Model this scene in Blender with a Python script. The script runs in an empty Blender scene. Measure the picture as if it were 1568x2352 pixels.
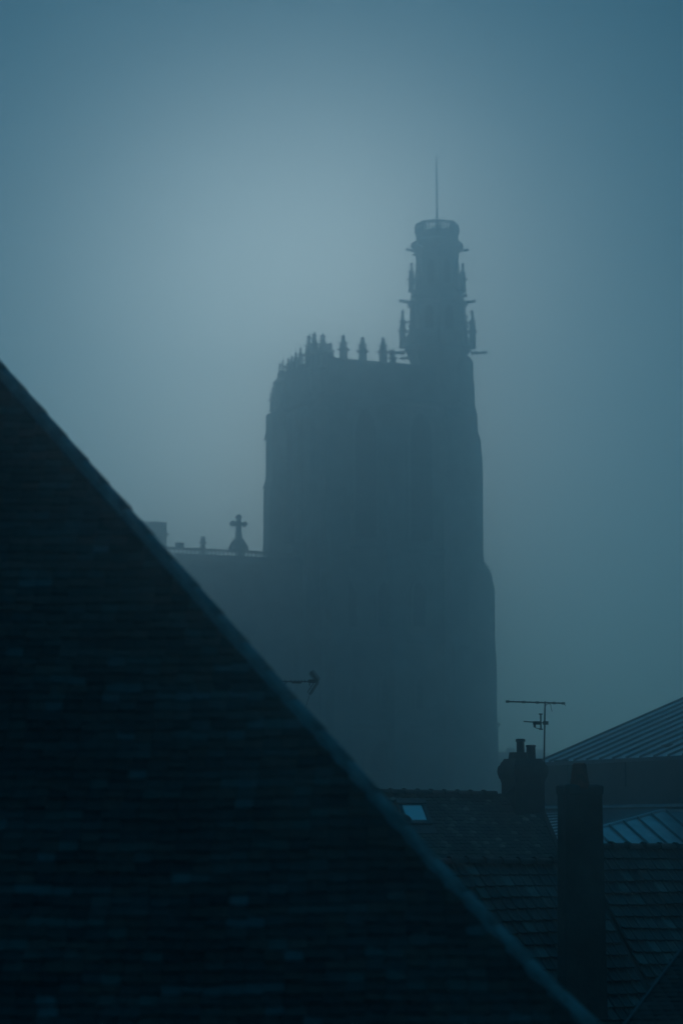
import bpy, bmesh, math, random
import numpy as np
from mathutils import Vector, Matrix

random.seed(7)
rng = np.random.default_rng(7)
R = math.radians
scene = bpy.context.scene
C = scene.collection

# ------------------------------------------------------------------ camera
EYE = 9.0                       # eye height above the ground
F = 85.0 / 36.0 * 2352.0        # focal length in pixels of a 1568 x 2352 picture
TH = math.atan(724.0 / F)       # upward tilt
cam_d = bpy.data.cameras.new('camera')
cam_d.sensor_fit = 'VERTICAL'
cam_d.sensor_height = 36.0
cam_d.lens = 85.0
cam_d.clip_start = 0.5
cam_d.clip_end = 3000.0
cam_d.dof.use_dof = True
cam_d.dof.focus_distance = 60.0
cam_d.dof.aperture_fstop = 1.25
cam = bpy.data.objects.new('camera', cam_d)
cam.location = (0, 0, EYE)
cam.rotation_euler = (math.pi / 2 + TH, 0, 0)
C.objects.link(cam)
scene.camera = cam

# ------------------------------------------------------------------ sky, sun, exposure
SUN_EL, SUN_AZ = R(11.0), R(-0.9)  # veiled sun behind the fog, azimuth from +Y towards +X
sun_dir = Vector((math.sin(SUN_AZ) * math.cos(SUN_EL), math.cos(SUN_AZ) * math.cos(SUN_EL), math.sin(SUN_EL)))
world = bpy.data.worlds.new('World')
scene.world = world
world.use_nodes = True
wn, wl = world.node_tree.nodes, world.node_tree.links
wn.clear()
w_out = wn.new('ShaderNodeOutputWorld')
w_bg = wn.new('ShaderNodeBackground')
w_bg.inputs['Strength'].default_value = 1.0
sky = wn.new('ShaderNodeTexSky')
sky.sky_type = 'NISHITA'
sky.sun_disc = False
sky.sun_elevation = SUN_EL
sky.sun_rotation = SUN_AZ
sky.air_density = 1.0
sky.dust_density = 0.6
sky.ozone_density = 3.0
tc = wn.new('ShaderNodeTexCoord')
dot = wn.new('ShaderNodeVectorMath'); dot.operation = 'DOT_PRODUCT'
nrm = wn.new('ShaderNodeVectorMath'); nrm.operation = 'NORMALIZE'
wl.new(tc.outputs['Generated'], nrm.inputs[0])
wl.new(nrm.outputs[0], dot.inputs[0])
dot.inputs[1].default_value = sun_dir
def wmath(op, a, b=None):
    n = wn.new('ShaderNodeMath'); n.operation = op
    for i, v in enumerate((a, b)):
        if v is None: continue
        if isinstance(v, (int, float)): n.inputs[i].default_value = v
        else: wl.new(v, n.inputs[i])
    return n.outputs[0]
ang = wmath('ARCCOSINE', wmath('MINIMUM', dot.outputs['Value'], 0.999999))
def lobe(sigma, power=2.0):
    return wmath('EXPONENT', wmath('MULTIPLY', wmath('POWER', wmath('DIVIDE', ang, R(sigma)), power), -1.0))
def wmix(kind, fac, a, b):
    n = wn.new('ShaderNodeMix'); n.data_type = 'RGBA'; n.blend_type = kind
    n.inputs[0].default_value = 1.0
    for i, v in ((0, fac), (6, a), (7, b)):
        if isinstance(v, (int, float)): n.inputs[i].default_value = v
        elif isinstance(v, tuple): n.inputs[i].default_value = (*v, 1.0)
        else: wl.new(v, n.inputs[i])
    return n.outputs[2]
SKY_STRENGTH = 0.05
DUSK_TINT = (0.0010, 0.0040, 0.0050)     # what little daylight comes through the fog
FOG_ZENITH = (0.005, 0.090, 0.172)       # overcast dome: brightest overhead, dim towards the horizon
GLOW_IN = (1.16, 1.33, 1.30)             # the sun diffused by the fog: bright heart ...
GLOW_OUT = (0.05, 0.06, 0.06)            # ... and wide fringe
sepz = wn.new('ShaderNodeSeparateXYZ'); wl.new(nrm.outputs[0], sepz.inputs[0])
dome_f = wmath('ADD', wmath('MULTIPLY', wmath('POWER', wmath('MAXIMUM', sepz.outputs['Z'], 0.0), 1.4), 0.95), 0.05)
tinted = wmix('MULTIPLY', 1.0, sky.outputs['Color'], tuple(c * SKY_STRENGTH / 0.05 for c in DUSK_TINT))
base = wmix('ADD', 1.0, tinted, wmix('MULTIPLY', 1.0, dome_f, FOG_ZENITH))
total = wmix('ADD', 1.0, wmix('ADD', 1.0, base, wmix('MULTIPLY', 1.0, lobe(5.2, 2.2), GLOW_IN)), wmix('MULTIPLY', 1.0, lobe(7.4, 2.6), GLOW_OUT))
wl.new(total, w_bg.inputs['Color'])
wl.new(w_bg.outputs[0], w_out.inputs['Surface'])

sun_d = bpy.data.lights.new('sun', 'SUN')
sun_d.energy = 0.055
sun_d.angle = R(28)
sun_d.color = (0.12, 0.60, 1.0)
sun = bpy.data.objects.new('sun', sun_d)
sun.rotation_euler = (-sun_dir).to_track_quat('-Z', 'Y').to_euler()
sun.location = (0, 0, 60)
C.objects.link(sun)

scene.view_settings.view_transform = 'Standard'
scene.view_settings.look = 'None'
scene.view_settings.exposure = 0.0
scene.view_settings.gamma = 1.0
scene.view_settings.use_curve_mapping = False
scene.cycles.volume_bounces = 8
scene.cycles.use_denoising = True

HAZE_DENSITY = 0.0060
HAZE_COLOR = (0.92, 0.98, 1.0)
HAZE_ANISO = 0.92

# ------------------------------------------------------------------ helpers
def ray(u, v):
    """direction in the world of picture point (u, v) of a 1568 x 2352 picture"""
    a, b = (u - 784.0) / F, (1176.0 - v) / F
    c, s = math.cos(TH), math.sin(TH)
    return Vector((a, c - b * s, s + b * c))
def at(u, v, Y):
    d = ray(u, v)
    return Vector((0, 0, EYE)) + d * (Y / d.y)
def hit(u, v, p0, n):
    d = ray(u, v)
    o = Vector((0, 0, EYE))
    return o + d * ((Vector(p0) - o).dot(n) / d.dot(n))
def pix(p):
    x, y, z = p[0], p[1], p[2] - EYE
    c, s = math.cos(TH), math.sin(TH)
    dep = y * c + z * s
    return 784 + F * x / dep, 1176 - F * (z * c - y * s) / dep, dep

MATS = {}
def mat(name, color, rough=0.8, metal=0.0, var=0.25, scale=6.0, bump=0.15, bscale=None, tint=None, spec=0.5, stretch=None, patch=0.0):
    """procedural material: noise mottled colour, a little relief; tint = colour ramp driven by the per-piece 'tint' attribute"""
    m = bpy.data.materials.new(name); m.use_nodes = True
    nt = m.node_tree; N, L = nt.nodes, nt.links
    b = N['Principled BSDF']
    b.inputs['Roughness'].default_value = rough
    b.inputs['Metallic'].default_value = metal
    b.inputs['Specular IOR Level'].default_value = spec
    geo = N.new('ShaderNodeNewGeometry')
    src = geo.outputs['Position']
    if stretch:
        mp = N.new('ShaderNodeMapping'); mp.inputs['Scale'].default_value = stretch
        L.new(src, mp.inputs['Vector']); src = mp.outputs[0]
    nz = N.new('ShaderNodeTexNoise'); nz.inputs['Scale'].default_value = scale
    nz.inputs['Detail'].default_value = 6.0; nz.inputs['Roughness'].default_value = 0.65
    L.new(src, nz.inputs['Vector'])
    r = N.new('ShaderNodeValToRGB')
    r.color_ramp.elements[0].position = 0.3; r.color_ramp.elements[1].position = 0.72
    r.color_ramp.elements[0].color = (1 - var, 1 - var, 1 - var, 1)
    r.color_ramp.elements[1].color = (1 + var, 1 + var, 1 + var, 1)
    L.new(nz.outputs['Fac'], r.inputs['Fac'])
    mx = N.new('ShaderNodeMix'); mx.data_type = 'RGBA'; mx.blend_type = 'MULTIPLY'
    mx.inputs[0].default_value = 1.0
    L.new(r.outputs['Color'], mx.inputs[6])
    if tint:
        at_ = N.new('ShaderNodeAttribute'); at_.attribute_name = 'tint'
        tr = N.new('ShaderNodeValToRGB'); tr.color_ramp.interpolation = 'LINEAR'
        el = tr.color_ramp.elements
        while len(el) < len(tint): el.new(0.5)
        for e, (p, c) in zip(el, tint):
            e.position = p; e.color = (*c, 1)
        L.new(at_.outputs['Fac'], tr.inputs['Fac'])
        L.new(tr.outputs['Color'], mx.inputs[7])
    else:
        mx.inputs[7].default_value = (*color, 1)
    col_out = mx.outputs[2]
    if patch:      # broad stains and moss patches
        pn_ = N.new('ShaderNodeTexNoise'); pn_.inputs['Scale'].default_value = 0.75; pn_.inputs['Detail'].default_value = 3.0
        L.new(geo.outputs['Position'], pn_.inputs['Vector'])
        pr_ = N.new('ShaderNodeValToRGB'); pr_.color_ramp.elements[0].position = 0.36; pr_.color_ramp.elements[1].position = 0.66
        pr_.color_ramp.elements[0].color = (1 - patch, 1 - patch * .8, 1 - patch * .9, 1); pr_.color_ramp.elements[1].color = (1 + patch, 1 + patch, 1 + patch, 1)
        L.new(pn_.outputs['Fac'], pr_.inputs['Fac'])
        m2 = N.new('ShaderNodeMix'); m2.data_type = 'RGBA'; m2.blend_type = 'MULTIPLY'; m2.inputs[0].default_value = 1.0
        L.new(col_out, m2.inputs[6]); L.new(pr_.outputs['Color'], m2.inputs[7]); col_out = m2.outputs[2]
    L.new(col_out, b.inputs['Base Color'])
    # roughness breaks up a little
    rm = N.new('ShaderNodeMapRange')
    rm.inputs['To Min'].default_value = max(0.03, rough - 0.12); rm.inputs['To Max'].default_value = min(1, rough + 0.12)
    L.new(nz.outputs['Fac'], rm.inputs['Value']); L.new(rm.outputs[0], b.inputs['Roughness'])
    if bump:
        n2 = N.new('ShaderNodeTexNoise'); n2.inputs['Scale'].default_value = bscale or scale * 4
        n2.inputs['Detail'].default_value = 4.0
        L.new(src, n2.inputs['Vector'])
        bp = N.new('ShaderNodeBump'); bp.inputs['Strength'].default_value = bump; bp.inputs['Distance'].default_value = 0.03
        L.new(n2.outputs['Fac'], bp.inputs['Height']); L.new(bp.outputs[0], b.inputs['Normal'])
    MATS[name] = m
    return m

mat('old_tile', (0.05, 0.035, 0.03), 0.62, patch=0.35, var=0.3, scale=14, bump=0.3, spec=0.35, tint=[
    (0.0, (0.016, 0.015, 0.015)), (0.18, (0.041, 0.032, 0.030)), (0.36, (0.101, 0.046, 0.035)), (0.50, (0.035, 0.032, 0.032)), (0.62, (0.078, 0.070, 0.065)),
    (0.74, (0.128, 0.054, 0.041)), (0.84, (0.068, 0.084, 0.074)), (0.94, (0.101, 0.113, 0.113)), (1.0, (0.105, 0.115, 0.115))])
mat('far_tile', (0.06, 0.05, 0.04), 0.5, patch=0.5, var=0.35, scale=5, bump=0.3, tint=[
    (0.0, (0.035, 0.028, 0.024)), (0.5, (0.065, 0.05, 0.04)), (0.78, (0.085, 0.08, 0.055)),
    (0.92, (0.15, 0.14, 0.11)), (1.0, (0.30, 0.29, 0.25))])
mat('roll_tile', (0.05, 0.04, 0.035), 0.38, patch=0.55, var=0.4, scale=4, bump=0.25, tint=[
    (0.0, (0.030, 0.026, 0.024)), (0.6, (0.06, 0.045, 0.038)), (0.9, (0.10, 0.085, 0.075)), (1.0, (0.22, 0.20, 0.18))])
mat('ridge_clay', (0.07, 0.045, 0.036), 0.6, var=0.35, scale=5, bump=0.3)
mat('red_clay', (0.30, 0.045, 0.03), 0.6, var=0.3, scale=5, bump=0.2)
mat('hip_mortar', (0.31, 0.32, 0.31), 0.85, var=0.35, scale=4, bump=0.5)
mat('zinc', (0.74, 0.77, 0.78), 0.32, metal=0.65, var=0.22, scale=1.3, bump=0.06, stretch=(1, 1, 3))
mat('zinc_dark', (0.16, 0.17, 0.18), 0.45, metal=0.4, var=0.3, scale=3, bump=0.1)
mat('plaster', (0.085, 0.082, 0.075), 0.9, patch=0.3, var=0.3, scale=1.1, bump=0.25, bscale=14)
mat('dark_plaster', (0.07, 0.065, 0.06), 0.9, var=0.35, scale=1.3, bump=0.25, bscale=14)
mat('chimney_render', (0.075, 0.071, 0.066), 0.92, patch=0.4, var=0.45, scale=2.2, bump=0.4, bscale=16)
mat('chimney_brick', (0.07, 0.055, 0.048), 0.9, var=0.4, scale=3, bump=0.4, bscale=12)
mat('terracotta', (0.34, 0.075, 0.045), 0.75, var=0.35, scale=5, bump=0.2)
mat('soot_clay', (0.05, 0.042, 0.04), 0.8, var=0.3, scale=6, bump=0.2)
mat('limestone', (0.42, 0.40, 0.37), 0.9, var=0.35, scale=0.35, bump=0.3, bscale=3)
mat('window_dark', (0.14, 0.142, 0.145), 0.35, var=0.3, scale=2, bump=0)
mat('lead', (0.12, 0.125, 0.13), 0.55, metal=0.3, var=0.3, scale=3, bump=0.15)
mat('antenna_metal', (0.10, 0.105, 0.11), 0.5, metal=0.6, var=0.2, scale=10, bump=0)
mat('black_plastic', (0.02, 0.02, 0.022), 0.5, var=0.2, scale=10, bump=0)
mat('skylight_frame', (0.10, 0.105, 0.11), 0.45, metal=0.3, var=0.2, scale=6, bump=0)
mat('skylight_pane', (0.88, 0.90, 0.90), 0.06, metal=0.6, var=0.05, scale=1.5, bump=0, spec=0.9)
mat('earth', (0.06, 0.058, 0.05), 0.95, var=0.4, scale=0.2, bump=0.3, bscale=2)
mat('slate', (0.05, 0.053, 0.058), 0.6, var=0.3, scale=1.5, bump=0.2)

def finish(me, m, smooth=False):
    if m is not None: me.materials.append(MATS[m])
    if smooth:
        for p in me.polygons: p.use_smooth = True
    return me
def link(name, me, parent=None):
    o = bpy.data.objects.new(name, me)
    C.objects.link(o)
    if parent is not None: o.parent = parent
    return o
class MB:
    """collects faces of one mesh"""
    def __init__(s): s.v, s.f = [], []
    def add(s, vs, fs):
        k = len(s.v); s.v += [tuple(p) for p in vs]; s.f += [tuple(i + k for i in f) for f in fs]; return s
    def box(s, a, b):
        (x0, y0, z0), (x1, y1, z1) = a, b
        return s.add([(x0, y0, z0), (x1, y0, z0), (x1, y1, z0), (x0, y1, z0), (x0, y0, z1), (x1, y0, z1), (x1, y1, z1), (x0, y1, z1)],
                     [(0, 3, 2, 1), (4, 5, 6, 7), (0, 1, 5, 4), (1, 2, 6, 5), (2, 3, 7, 6), (3, 0, 4, 7)])
    def prism(s, poly, d):
        """extrude a planar polygon (list of Vector) by vector d"""
        n = len(poly); d = Vector(d)
        vs = [Vector(p) for p in poly] + [Vector(p) + d for p in poly]
        fs = [tuple(range(n))[::-1], tuple(range(n, 2 * n))] + [(i, (i + 1) % n, n + (i + 1) % n, n + i) for i in range(n)]
        return s.add(vs, fs)
    def bar(s, a, b, r, n=8, r2=None):
        a, b = Vector(a), Vector(b); r2 = r if r2 is None else r2
        d = (b - a).normalized()
        x = d.orthogonal().normalized(); y = d.cross(x)
        vs = [a + (x * math.cos(t) + y * math.sin(t)) * r for t in [2 * math.pi * i / n for i in range(n)]]
        vs += [b + (x * math.cos(t) + y * math.sin(t)) * r2 for t in [2 * math.pi * i / n for i in range(n)]]
        return s.add(vs, [tuple(range(n))[::-1], tuple(range(n, 2 * n))] + [(i, (i + 1) % n, n + (i + 1) % n, n + i) for i in range(n)])
    def path(s, pts, r, n=6):
        for a, b in zip(pts, pts[1:]): s.bar(a, b, r, n)
        return s
    def stack(s, prof, n=4, c=(0, 0), rot=None):
        """stack of n-gon rings: prof = [(z, half width)]"""
        rot = math.pi / n if rot is None else rot
        k = 1 / math.cos(math.pi / n)
        vs, fs = [], []
        for z, r in prof:
            for i in range(n):
                t = rot + 2 * math.pi * i / n
                vs.append((c[0] + r * k * math.cos(t), c[1] + r * k * math.sin(t), z))
        for j in range(len(prof) - 1):
            for i in range(n):
                a, b = j * n + i, j * n + (i + 1) % n
                fs.append((a, b, b + n, a + n))
        fs.append(tuple(range(n))[::-1]); m = (len(prof) - 1) * n
        fs.append(tuple(range(m, m + n)))
        return s.add(vs, fs)
    def mesh(s, name, m, smooth=False):
        me = bpy.data.meshes.new(name); me.from_pydata(s.v, [], s.f); me.update()
        return finish(me, m, smooth)
    def build(s, name, m, parent=None, smooth=False):
        return link(name, s.mesh(name, m, smooth), parent)
def empty(name, loc, rz, label, cat, group=None):
    o = bpy.data.objects.new(name, None); C.objects.link(o)
    o.location = loc; o.rotation_euler = (0, 0, rz); o.empty_display_size = 0.5
    o['label'] = label; o['category'] = cat
    if group: o['group'] = group
    return o
class Frame:
    """local frame of a building: origin on the ground, turned about z"""
    def __init__(s, x, y, rz):
        s.o = Vector((x, y, 0)); s.rz = rz
        s.M = Matrix.Translation(s.o) @ Matrix.Rotation(rz, 4, 'Z'); s.I = s.M.inverted()
    def w(s, p): return s.M @ Vector(p)
    def l(s, p): return s.I @ Vector(p)
    def hit_y(s, u, v, yl):      # picture point on the local plane y = yl
        return s.l(hit(u, v, s.w((0, yl, 0)), s.M.to_3x3() @ Vector((0, 1, 0))))
    def hit_x(s, u, v, xl):
        return s.l(hit(u, v, s.w((xl, 0, 0)), s.M.to_3x3() @ Vector((1, 0, 0))))
    def hit_slope(s, u, v, p0, nl):
        return s.l(hit(u, v, s.w(p0), s.M.to_3x3() @ Vector(nl)))

PHI = R(24)      # the whole quarter is built on one grid, turned 24 degrees

# ------------------------------------------------------------------ tiles
def set_tint(me, vals):
    a = me.attributes.new('tint', 'FLOAT', 'FACE'); a.data.foreach_set('value', np.asarray(vals, dtype=np.float32))
def plain_tile(w, l, t, camber):
    xs = [-w / 2, -w / 6, w / 6, w / 2]
    cz = [0, camber, camber, 0]
    v = []
    for y in (0.0, l):
        for dz in (0, t):
            for x, c in zip(xs, cz):
                # rounded lower corners
                v.append((x, y + (0.012 if y == 0 and abs(x) > w / 3 else 0), c + dz))
    f = []
    b0, t0, b1, t1 = 0, 4, 8, 12
    for i in range(3):
        f += [(t0 + i, t0 + i + 1, t1 + i + 1, t1 + i), (b0 + i, b0 + i + 1, t0 + i + 1, t0 + i)]
    f += [(b0, t0, t1, b1), (b0 + 3, b1 + 3, t1 + 3, t0 + 3)]
    return v, f
def roll_tile(w, l, t):
    prof = [(-.5, .004), (-.42, .018), (-.33, .022), (-.24, .016), (-.14, .004), (.1, .002), (.22, .007), (.32, .008), (.42, .003), (.5, .0)]
    v = []
    for y in (0.0, l):
        for dz in (0, t):
            for x, z in prof: v.append((x * w, y, z + dz))
    n = len(prof); f = []
    for i in range(n - 1):
        f += [(n + i, n + i + 1, 3 * n + i + 1, 3 * n + i), (i, i + 1, n + i + 1, n + i)]
    f += [(0, n, 3 * n, 2 * n), (n - 1, 3 * n - 1, 4 * n - 1, 2 * n - 1)]
    return v, f
def lay_tiles(roof, fr, geo, m, places, seen, pick=300, variants=10):
    """places = [(matrix in house frame, tint)]; the nearest ones in view become parts, the rest one joined part"""
    V, Fc = geo
    meshes = []
    order = sorted(range(len(places)), key=lambda i: places[i][1])
    tints = [0.0] * variants
    scored = []
    for i, (M, t) in enumerate(places):
        u, v, d = pix(fr.w(M.translation))
        if -10 < u < 1578 and -10 < v < 2345 and seen(u, v): scored.append((d, i))
    scored.sort()
    chosen = set(i for _, i in scored[:pick])
    lib = {}
    for i in chosen:
        M, t = places[i]
        q = min(variants - 1, int(t * variants))
        if q not in lib:
            me = bpy.data.meshes.new('tile'); me.from_pydata(V, [], Fc); me.update()
            set_tint(me, [(q + 0.5) / variants] * len(me.polygons)); finish(me, m); lib[q] = me
        o = bpy.data.objects.new('tile', lib[q]); C.objects.link(o)
        o.parent = roof; o.matrix_local = M
    A = np.array(V); n = len(A); vs, ts = [], []
    fs = []
    k = 0
    for i, (M, t) in enumerate(places):
        if i in chosen: continue
        Mn = np.array(M)
        vs.append(A @ Mn[:3, :3].T + Mn[:3, 3])
        fs += [tuple(j + k for j in f) for f in Fc]
        ts += [t] * len(Fc); k += n
    if vs:
        me = bpy.data.meshes.new('roof_tiles'); me.from_pydata(np.concatenate(vs).tolist(), [], fs); me.update()
        set_tint(me, ts); finish(me, m)
        o = link('roof_tiles', me, roof); o['kind'] = 'stuff'
def slope_matrix(x, y, z, p, yaw=0.0, lift=0.0, roll=0.0):
    """tile frame: X across, Y up the slope (away from viewer), Z off the roof"""
    return Matrix.Translation((x, y, z)) @ Matrix.Rotation(p + lift, 4, 'X') @ Matrix.Rotation(yaw, 4, 'Z') @ Matrix.Rotation(roll, 4, 'Y')
def rand_tint(pale=0.06):
    r = random.random()
    if r < pale: return random.uniform(0.88, 1.0)
    if r < pale + 0.12: return random.uniform(0.70, 0.88)
    return random.uniform(0.0, 0.7)
def ridge_tile_mesh(l, r, m):
    """half-round ridge tile with a raised collar"""
    b = MB(); n = 7
    ang_ = [math.pi * (i / (n - 1)) for i in range(n)]
    secs = [(0, r * 1.28), (l * .16, r * 1.28), (l * .18, r), (l * 1.04, r * .96)]
    vs, fs = [], []
    for x, rr in secs:
        for a in ang_: vs.append((x, -rr * math.cos(a), rr * math.sin(a) * 0.9 - 0.02))
    for j in range(len(secs) - 1):
        for i in range(n - 1): fs.append((j * n + i, j * n + i + 1, (j + 1) * n + i + 1, (j + 1) * n + i))
    fs.append(tuple(range(n)))
    b.add(vs, fs)
    return b.mesh('ridge_tile', m, True)

# the foreground hip, as a line in the picture: used to know what it hides
HIPL = [(0, 835), (640, 1565), (1022, 1967), (1288, 2247), (1403, 2352)]
def hip_u(v):
    for (u0, v0), (u1, v1) in zip(HIPL, HIPL[1:]):
        if v <= v1: return u0 + (u1 - u0) * (v - v0) / (v1 - v0)
    return 1420

# ------------------------------------------------------------------ ground
g = MB(); n_ = 24
gx = np.linspace(-255, 255, n_); gy = np.linspace(-55, 455, n_)
g.add([(x, y, 0.0) for y in gy for x in gx],
      [(j * n_ + i, j * n_ + i + 1, (j + 1) * n_ + i + 1, (j + 1) * n_ + i) for j in range(n_ - 1) for i in range(n_ - 1)])
go = g.build('ground', 'earth'); go['kind'] = 'structure'; go['label'] = 'dark ground below the roofs'

# ------------------------------------------------------------------ cathedral
c0 = at(738, 1700, 290)
CF = Frame(c0.x, 290.0, PHI)
cath = empty('cathedral', CF.o, PHI, 'gothic cathedral with square tower and slim lantern turret looming in the fog', 'cathedral')
def zc(u, v, yl=0.0): return CF.hit_y(u, v, yl).z
def xc(u, v, yl=0.0): return CF.hit_y(u, v, yl).x
W = xc(1062, 860); D = 13.0
ZTOP = zc(760, 822)              # parapet coping
def part(name, mb, parent=cath, m='limestone', label=None, smooth=False):
    o = mb.build(name, m, parent, smooth)
    if label: o['label'] = label
    return o
tower = part('tower', MB().box((0, 0, 0), (W, D, ZTOP - 1.6)), label='massive square stone tower')
def ring(x0, y0, x1, y1, z0, z1, out, t=None):
    """a string course round the tower with a sloped top"""
    b = MB()
    for (a, c, nx, ny) in (((x0, y0), (x1, y0), 0, -1), ((x1, y0), (x1, y1), 1, 0), ((x1, y1), (x0, y1), 0, 1), ((x0, y1), (x0, y0), -1, 0)):
        e = Vector((c[0] - a[0], c[1] - a[1], 0)); L_ = e.length; e.normalize(); nn = Vector((nx, ny, 0))
        A = Vector((a[0], a[1], 0)) - e * out
        sec = [(-0.05, z0), (out, z0 + (z1 - z0) * .35), (out, z0 + (z1 - z0) * .6), (-0.05, z1)]
        poly = [A + nn * q + Vector((0, 0, z)) for q, z in sec]
        b.prism(poly, e * (L_ + 2 * out))
    return b
for v in (905, 1250, 1460, 1662):
    z = zc(700, v)
    part('string_course', ring(0, 0, W, D, z - .5, z + .5, .55), tower)
# parapet of the terrace
pp = MB()
for a, b in (((-.15, -.15), (W + .15, .25)), ((-.15, D - .25), (W + .15, D + .15)), ((-.15, .25), (.25, D - .25)), ((W - .25, .25), (W + .15, D - .25))):
    pp.box((*a, ZTOP - 1.75), (*b, ZTOP - .25))
for a, b in (((-.35, -.35), (W + .35, .4)), ((-.35, D - .4), (W + .35, D + .35)), ((-.35, .4), (.4, D - .4)), ((W - .4, .4), (W + .35, D - .4))):
    pp.box((*a, ZTOP - .25), (*b, ZTOP))
part('parapet', pp, tower)

def pinnacle(h, w, c=(0, 0), z0=0.0, ornate=True):
    b = MB(); q = w / 2
    prof = [(0, q * 1.15), (.06 * h, q * 1.15), (.08 * h, q), (.40 * h, q), (.41 * h, q * 1.5), (.455 * h, q * 1.5), (.47 * h, q * .95),
            (.66 * h, q * .72), (.665 * h, q * 1.1), (.70 * h, q * 1.05), (.72 * h, q * .5), (.88 * h, q * .27), (.885 * h, q * .52), (.93 * h, q * .55), (.955 * h, q * .25), (h, q * .08)]
    b.stack([(z0 + z, r) for z, r in prof], 8, c)
    if ornate:
        for i in range(4):
            t = i * math.pi / 2
            dx, dy = math.cos(t), math.sin(t)
            for zz, rr, s in ((.43, 1.5, .3), (.68, 1.1, .24), (.50, 1.0, .22), (.58, .85, .2), (.77, .52, .2), (.83, .42, .18)):
                p = Vector((c[0] + dx * q * rr, c[1] + dy * q * rr, z0 + zz * h))
                o = Vector((dx, dy, .5)) * q * s * 2.0
                b.bar(p - o * .3, p + o, q * s * .8, 5, q * s * .25)
    return b
# pinnacles standing on the front parapet
for u, vtop, w in ((788.4, 768, .72), (832.5, 772.5, .72), (879.5, 773.5, .72), (753.5, 809.5, .45), (901, 801, .7)):
    p = CF.hit_y(u, 822, 0.0); zt = CF.hit_y(u, vtop, 0.0).z
    part('pinnacle', pinnacle(zt - ZTOP + .3, w * (1.25 if zt - ZTOP > 1.9 else 1), (p.x, .0), ZTOP - .3), tower)
# cluster on the near corner
for (dx, dy, vtop, w) in ((.15, .05, 764, 1.15), (-.45, 1.3, 763, 1.1), (1.15, .05, 783, .85), (-.75, 2.2, 769, .95), (1.3, 1.3, 786, .8)):
    zt = CF.hit_y(725, vtop, dy).z
    part('pinnacle', pinnacle(zt - ZTOP + 1.5, w, (dx, dy), ZTOP - 1.5), tower)
part('corner_pier', MB().stack([(ZTOP - 4, 1.3), (ZTOP + .25, 1.2), (ZTOP + .4, 1.35), (ZTOP + .7, 1.3), (ZTOP + .95, .8)], 8, (.3, 1.0)), tower)
# left face: a row of pinnacles running back
for u, vtop, w in ((690.5, 797, .5), (679, 806.5, .46), (670, 817, .42), (662.4, 822, .4)):
    p = CF.hit_x(u, 840, 0.0); zt = CF.hit_x(u, vtop, 0.0).z
    part('pinnacle', pinnacle(zt - ZTOP + .5, w * 1.2, (0, p.y), ZTOP - .5), tower)
# far left corner cluster and its buttress pinnacle
for u, vtop, w in ((649, 825.5, .6), (642.5, 832, .55), (654.5, 836, .4)):
    p = CF.hit_x(u, 860, -.4); zt = CF.hit_x(u, vtop, -.4).z
    part('pinnacle', pinnacle(zt - ZTOP + 3.4, w, (-.4, p.y), ZTOP - 3.4), tower)
pc = CF.hit_x(646.5, 870, -.4)
part('corner_pier', MB().stack([(ZTOP - 9, .95), (ZTOP - 1.6, .85), (ZTOP - 1.4, 1.0), (ZTOP - 1.1, .95), (ZTOP - .6, .5)], 8, (-.4, pc.y)), tower)
p = CF.hit_x(627.6, 930, -1.2); zt = CF.hit_x(627.6, 887, -1.2).z; zb = CF.hit_x(627.6, 938, -1.2).z
part('pinnacle', pinnacle(zt - zb + .4, .8, (-1.2, p.y), zb - .4), tower)

# buttresses: stepped stacks of blocks with sloped offsets
def buttress(axis, sgn, a0, a1, steps, base):
    """axis 'x': projects along x from x=base; runs y a0..a1; steps = [(ztop, projection)] from top to bottom, projection growing"""
    b = MB()
    zprev = None
    for i, (zt_, pr) in enumerate(steps):
        zb_ = steps[i + 1][0] if i + 1 < len(steps) else 0.0
        nx = steps[i + 1][1] if i + 1 < len(steps) else pr
        sec = [(-.3, zb_ - .0), (pr, zb_), (pr, zt_ - .9), (.15 if i == 0 else steps[i - 1][1], zt_ + .25), (-.3, zt_ + .25)]
        if axis == 'x': poly = [Vector((base + sgn * q, a0, z)) for q, z in sec]; d = (0, a1 - a0, 0)
        else: poly = [Vector((a0, base + sgn * q, z)) for q, z in sec]; d = (a1 - a0, 0, 0)
        b.prism(poly, d)
    return b
yb = CF.hit_x(620, 1000, 0.0).y
def left_proj(u, v, y): 
    return -CF.hit_y(u, v, y).x
yb = D - 2.2
pl1 = left_proj(611, 980, D - .1)
part('buttress', buttress('x', -1, D - 2.3, D - .05, [(CF.hit_y(611, 938, D).z, pl1), (CF.hit_y(608, 1116, D).z, pl1 + .28), (CF.hit_y(606, 1250, D).z, pl1 + .4), (CF.hit_y(606, 1500, D).z, pl1 + 1.2)], 0.0), tower)
for v, u in ((1005, 605), (1116, 603), (1250, 603)):
    q = CF.hit_y(u, v, D); zq = q.z
    part('drip_ledge', MB().prism([Vector((0, D - 2.5, zq - .35)), Vector((q.x, D - 2.5, zq - .35)), Vector((q.x + .1, D - 2.5, zq - .1)), Vector((-pl1 + .1, D - 2.5, zq + .8)), Vector((0, D - 2.5, zq + .8))], (0, 2.62, 0)), tower)
part('buttress', buttress('x', -1, .6, 2.8, [(ZTOP - 6, 1.2), (ZTOP - 20, 1.7), (ZTOP - 34, 2.6)], 0.0), tower)
part('buttress', buttress('y', -1, .6, 2.8, [(ZTOP - 6, 1.1), (ZTOP - 20, 1.6), (ZTOP - 34, 2.6)], 0.0), tower)
part('buttress', buttress('y', -1, W / 2 - 1.0, W / 2 + 1.0, [(ZTOP - 9, .9), (ZTOP - 24, 1.4), (ZTOP - 37, 2.2)], 0.0), tower)
def rp(u, v, y=.6): return CF.hit_y(u, v, y).x - W
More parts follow.
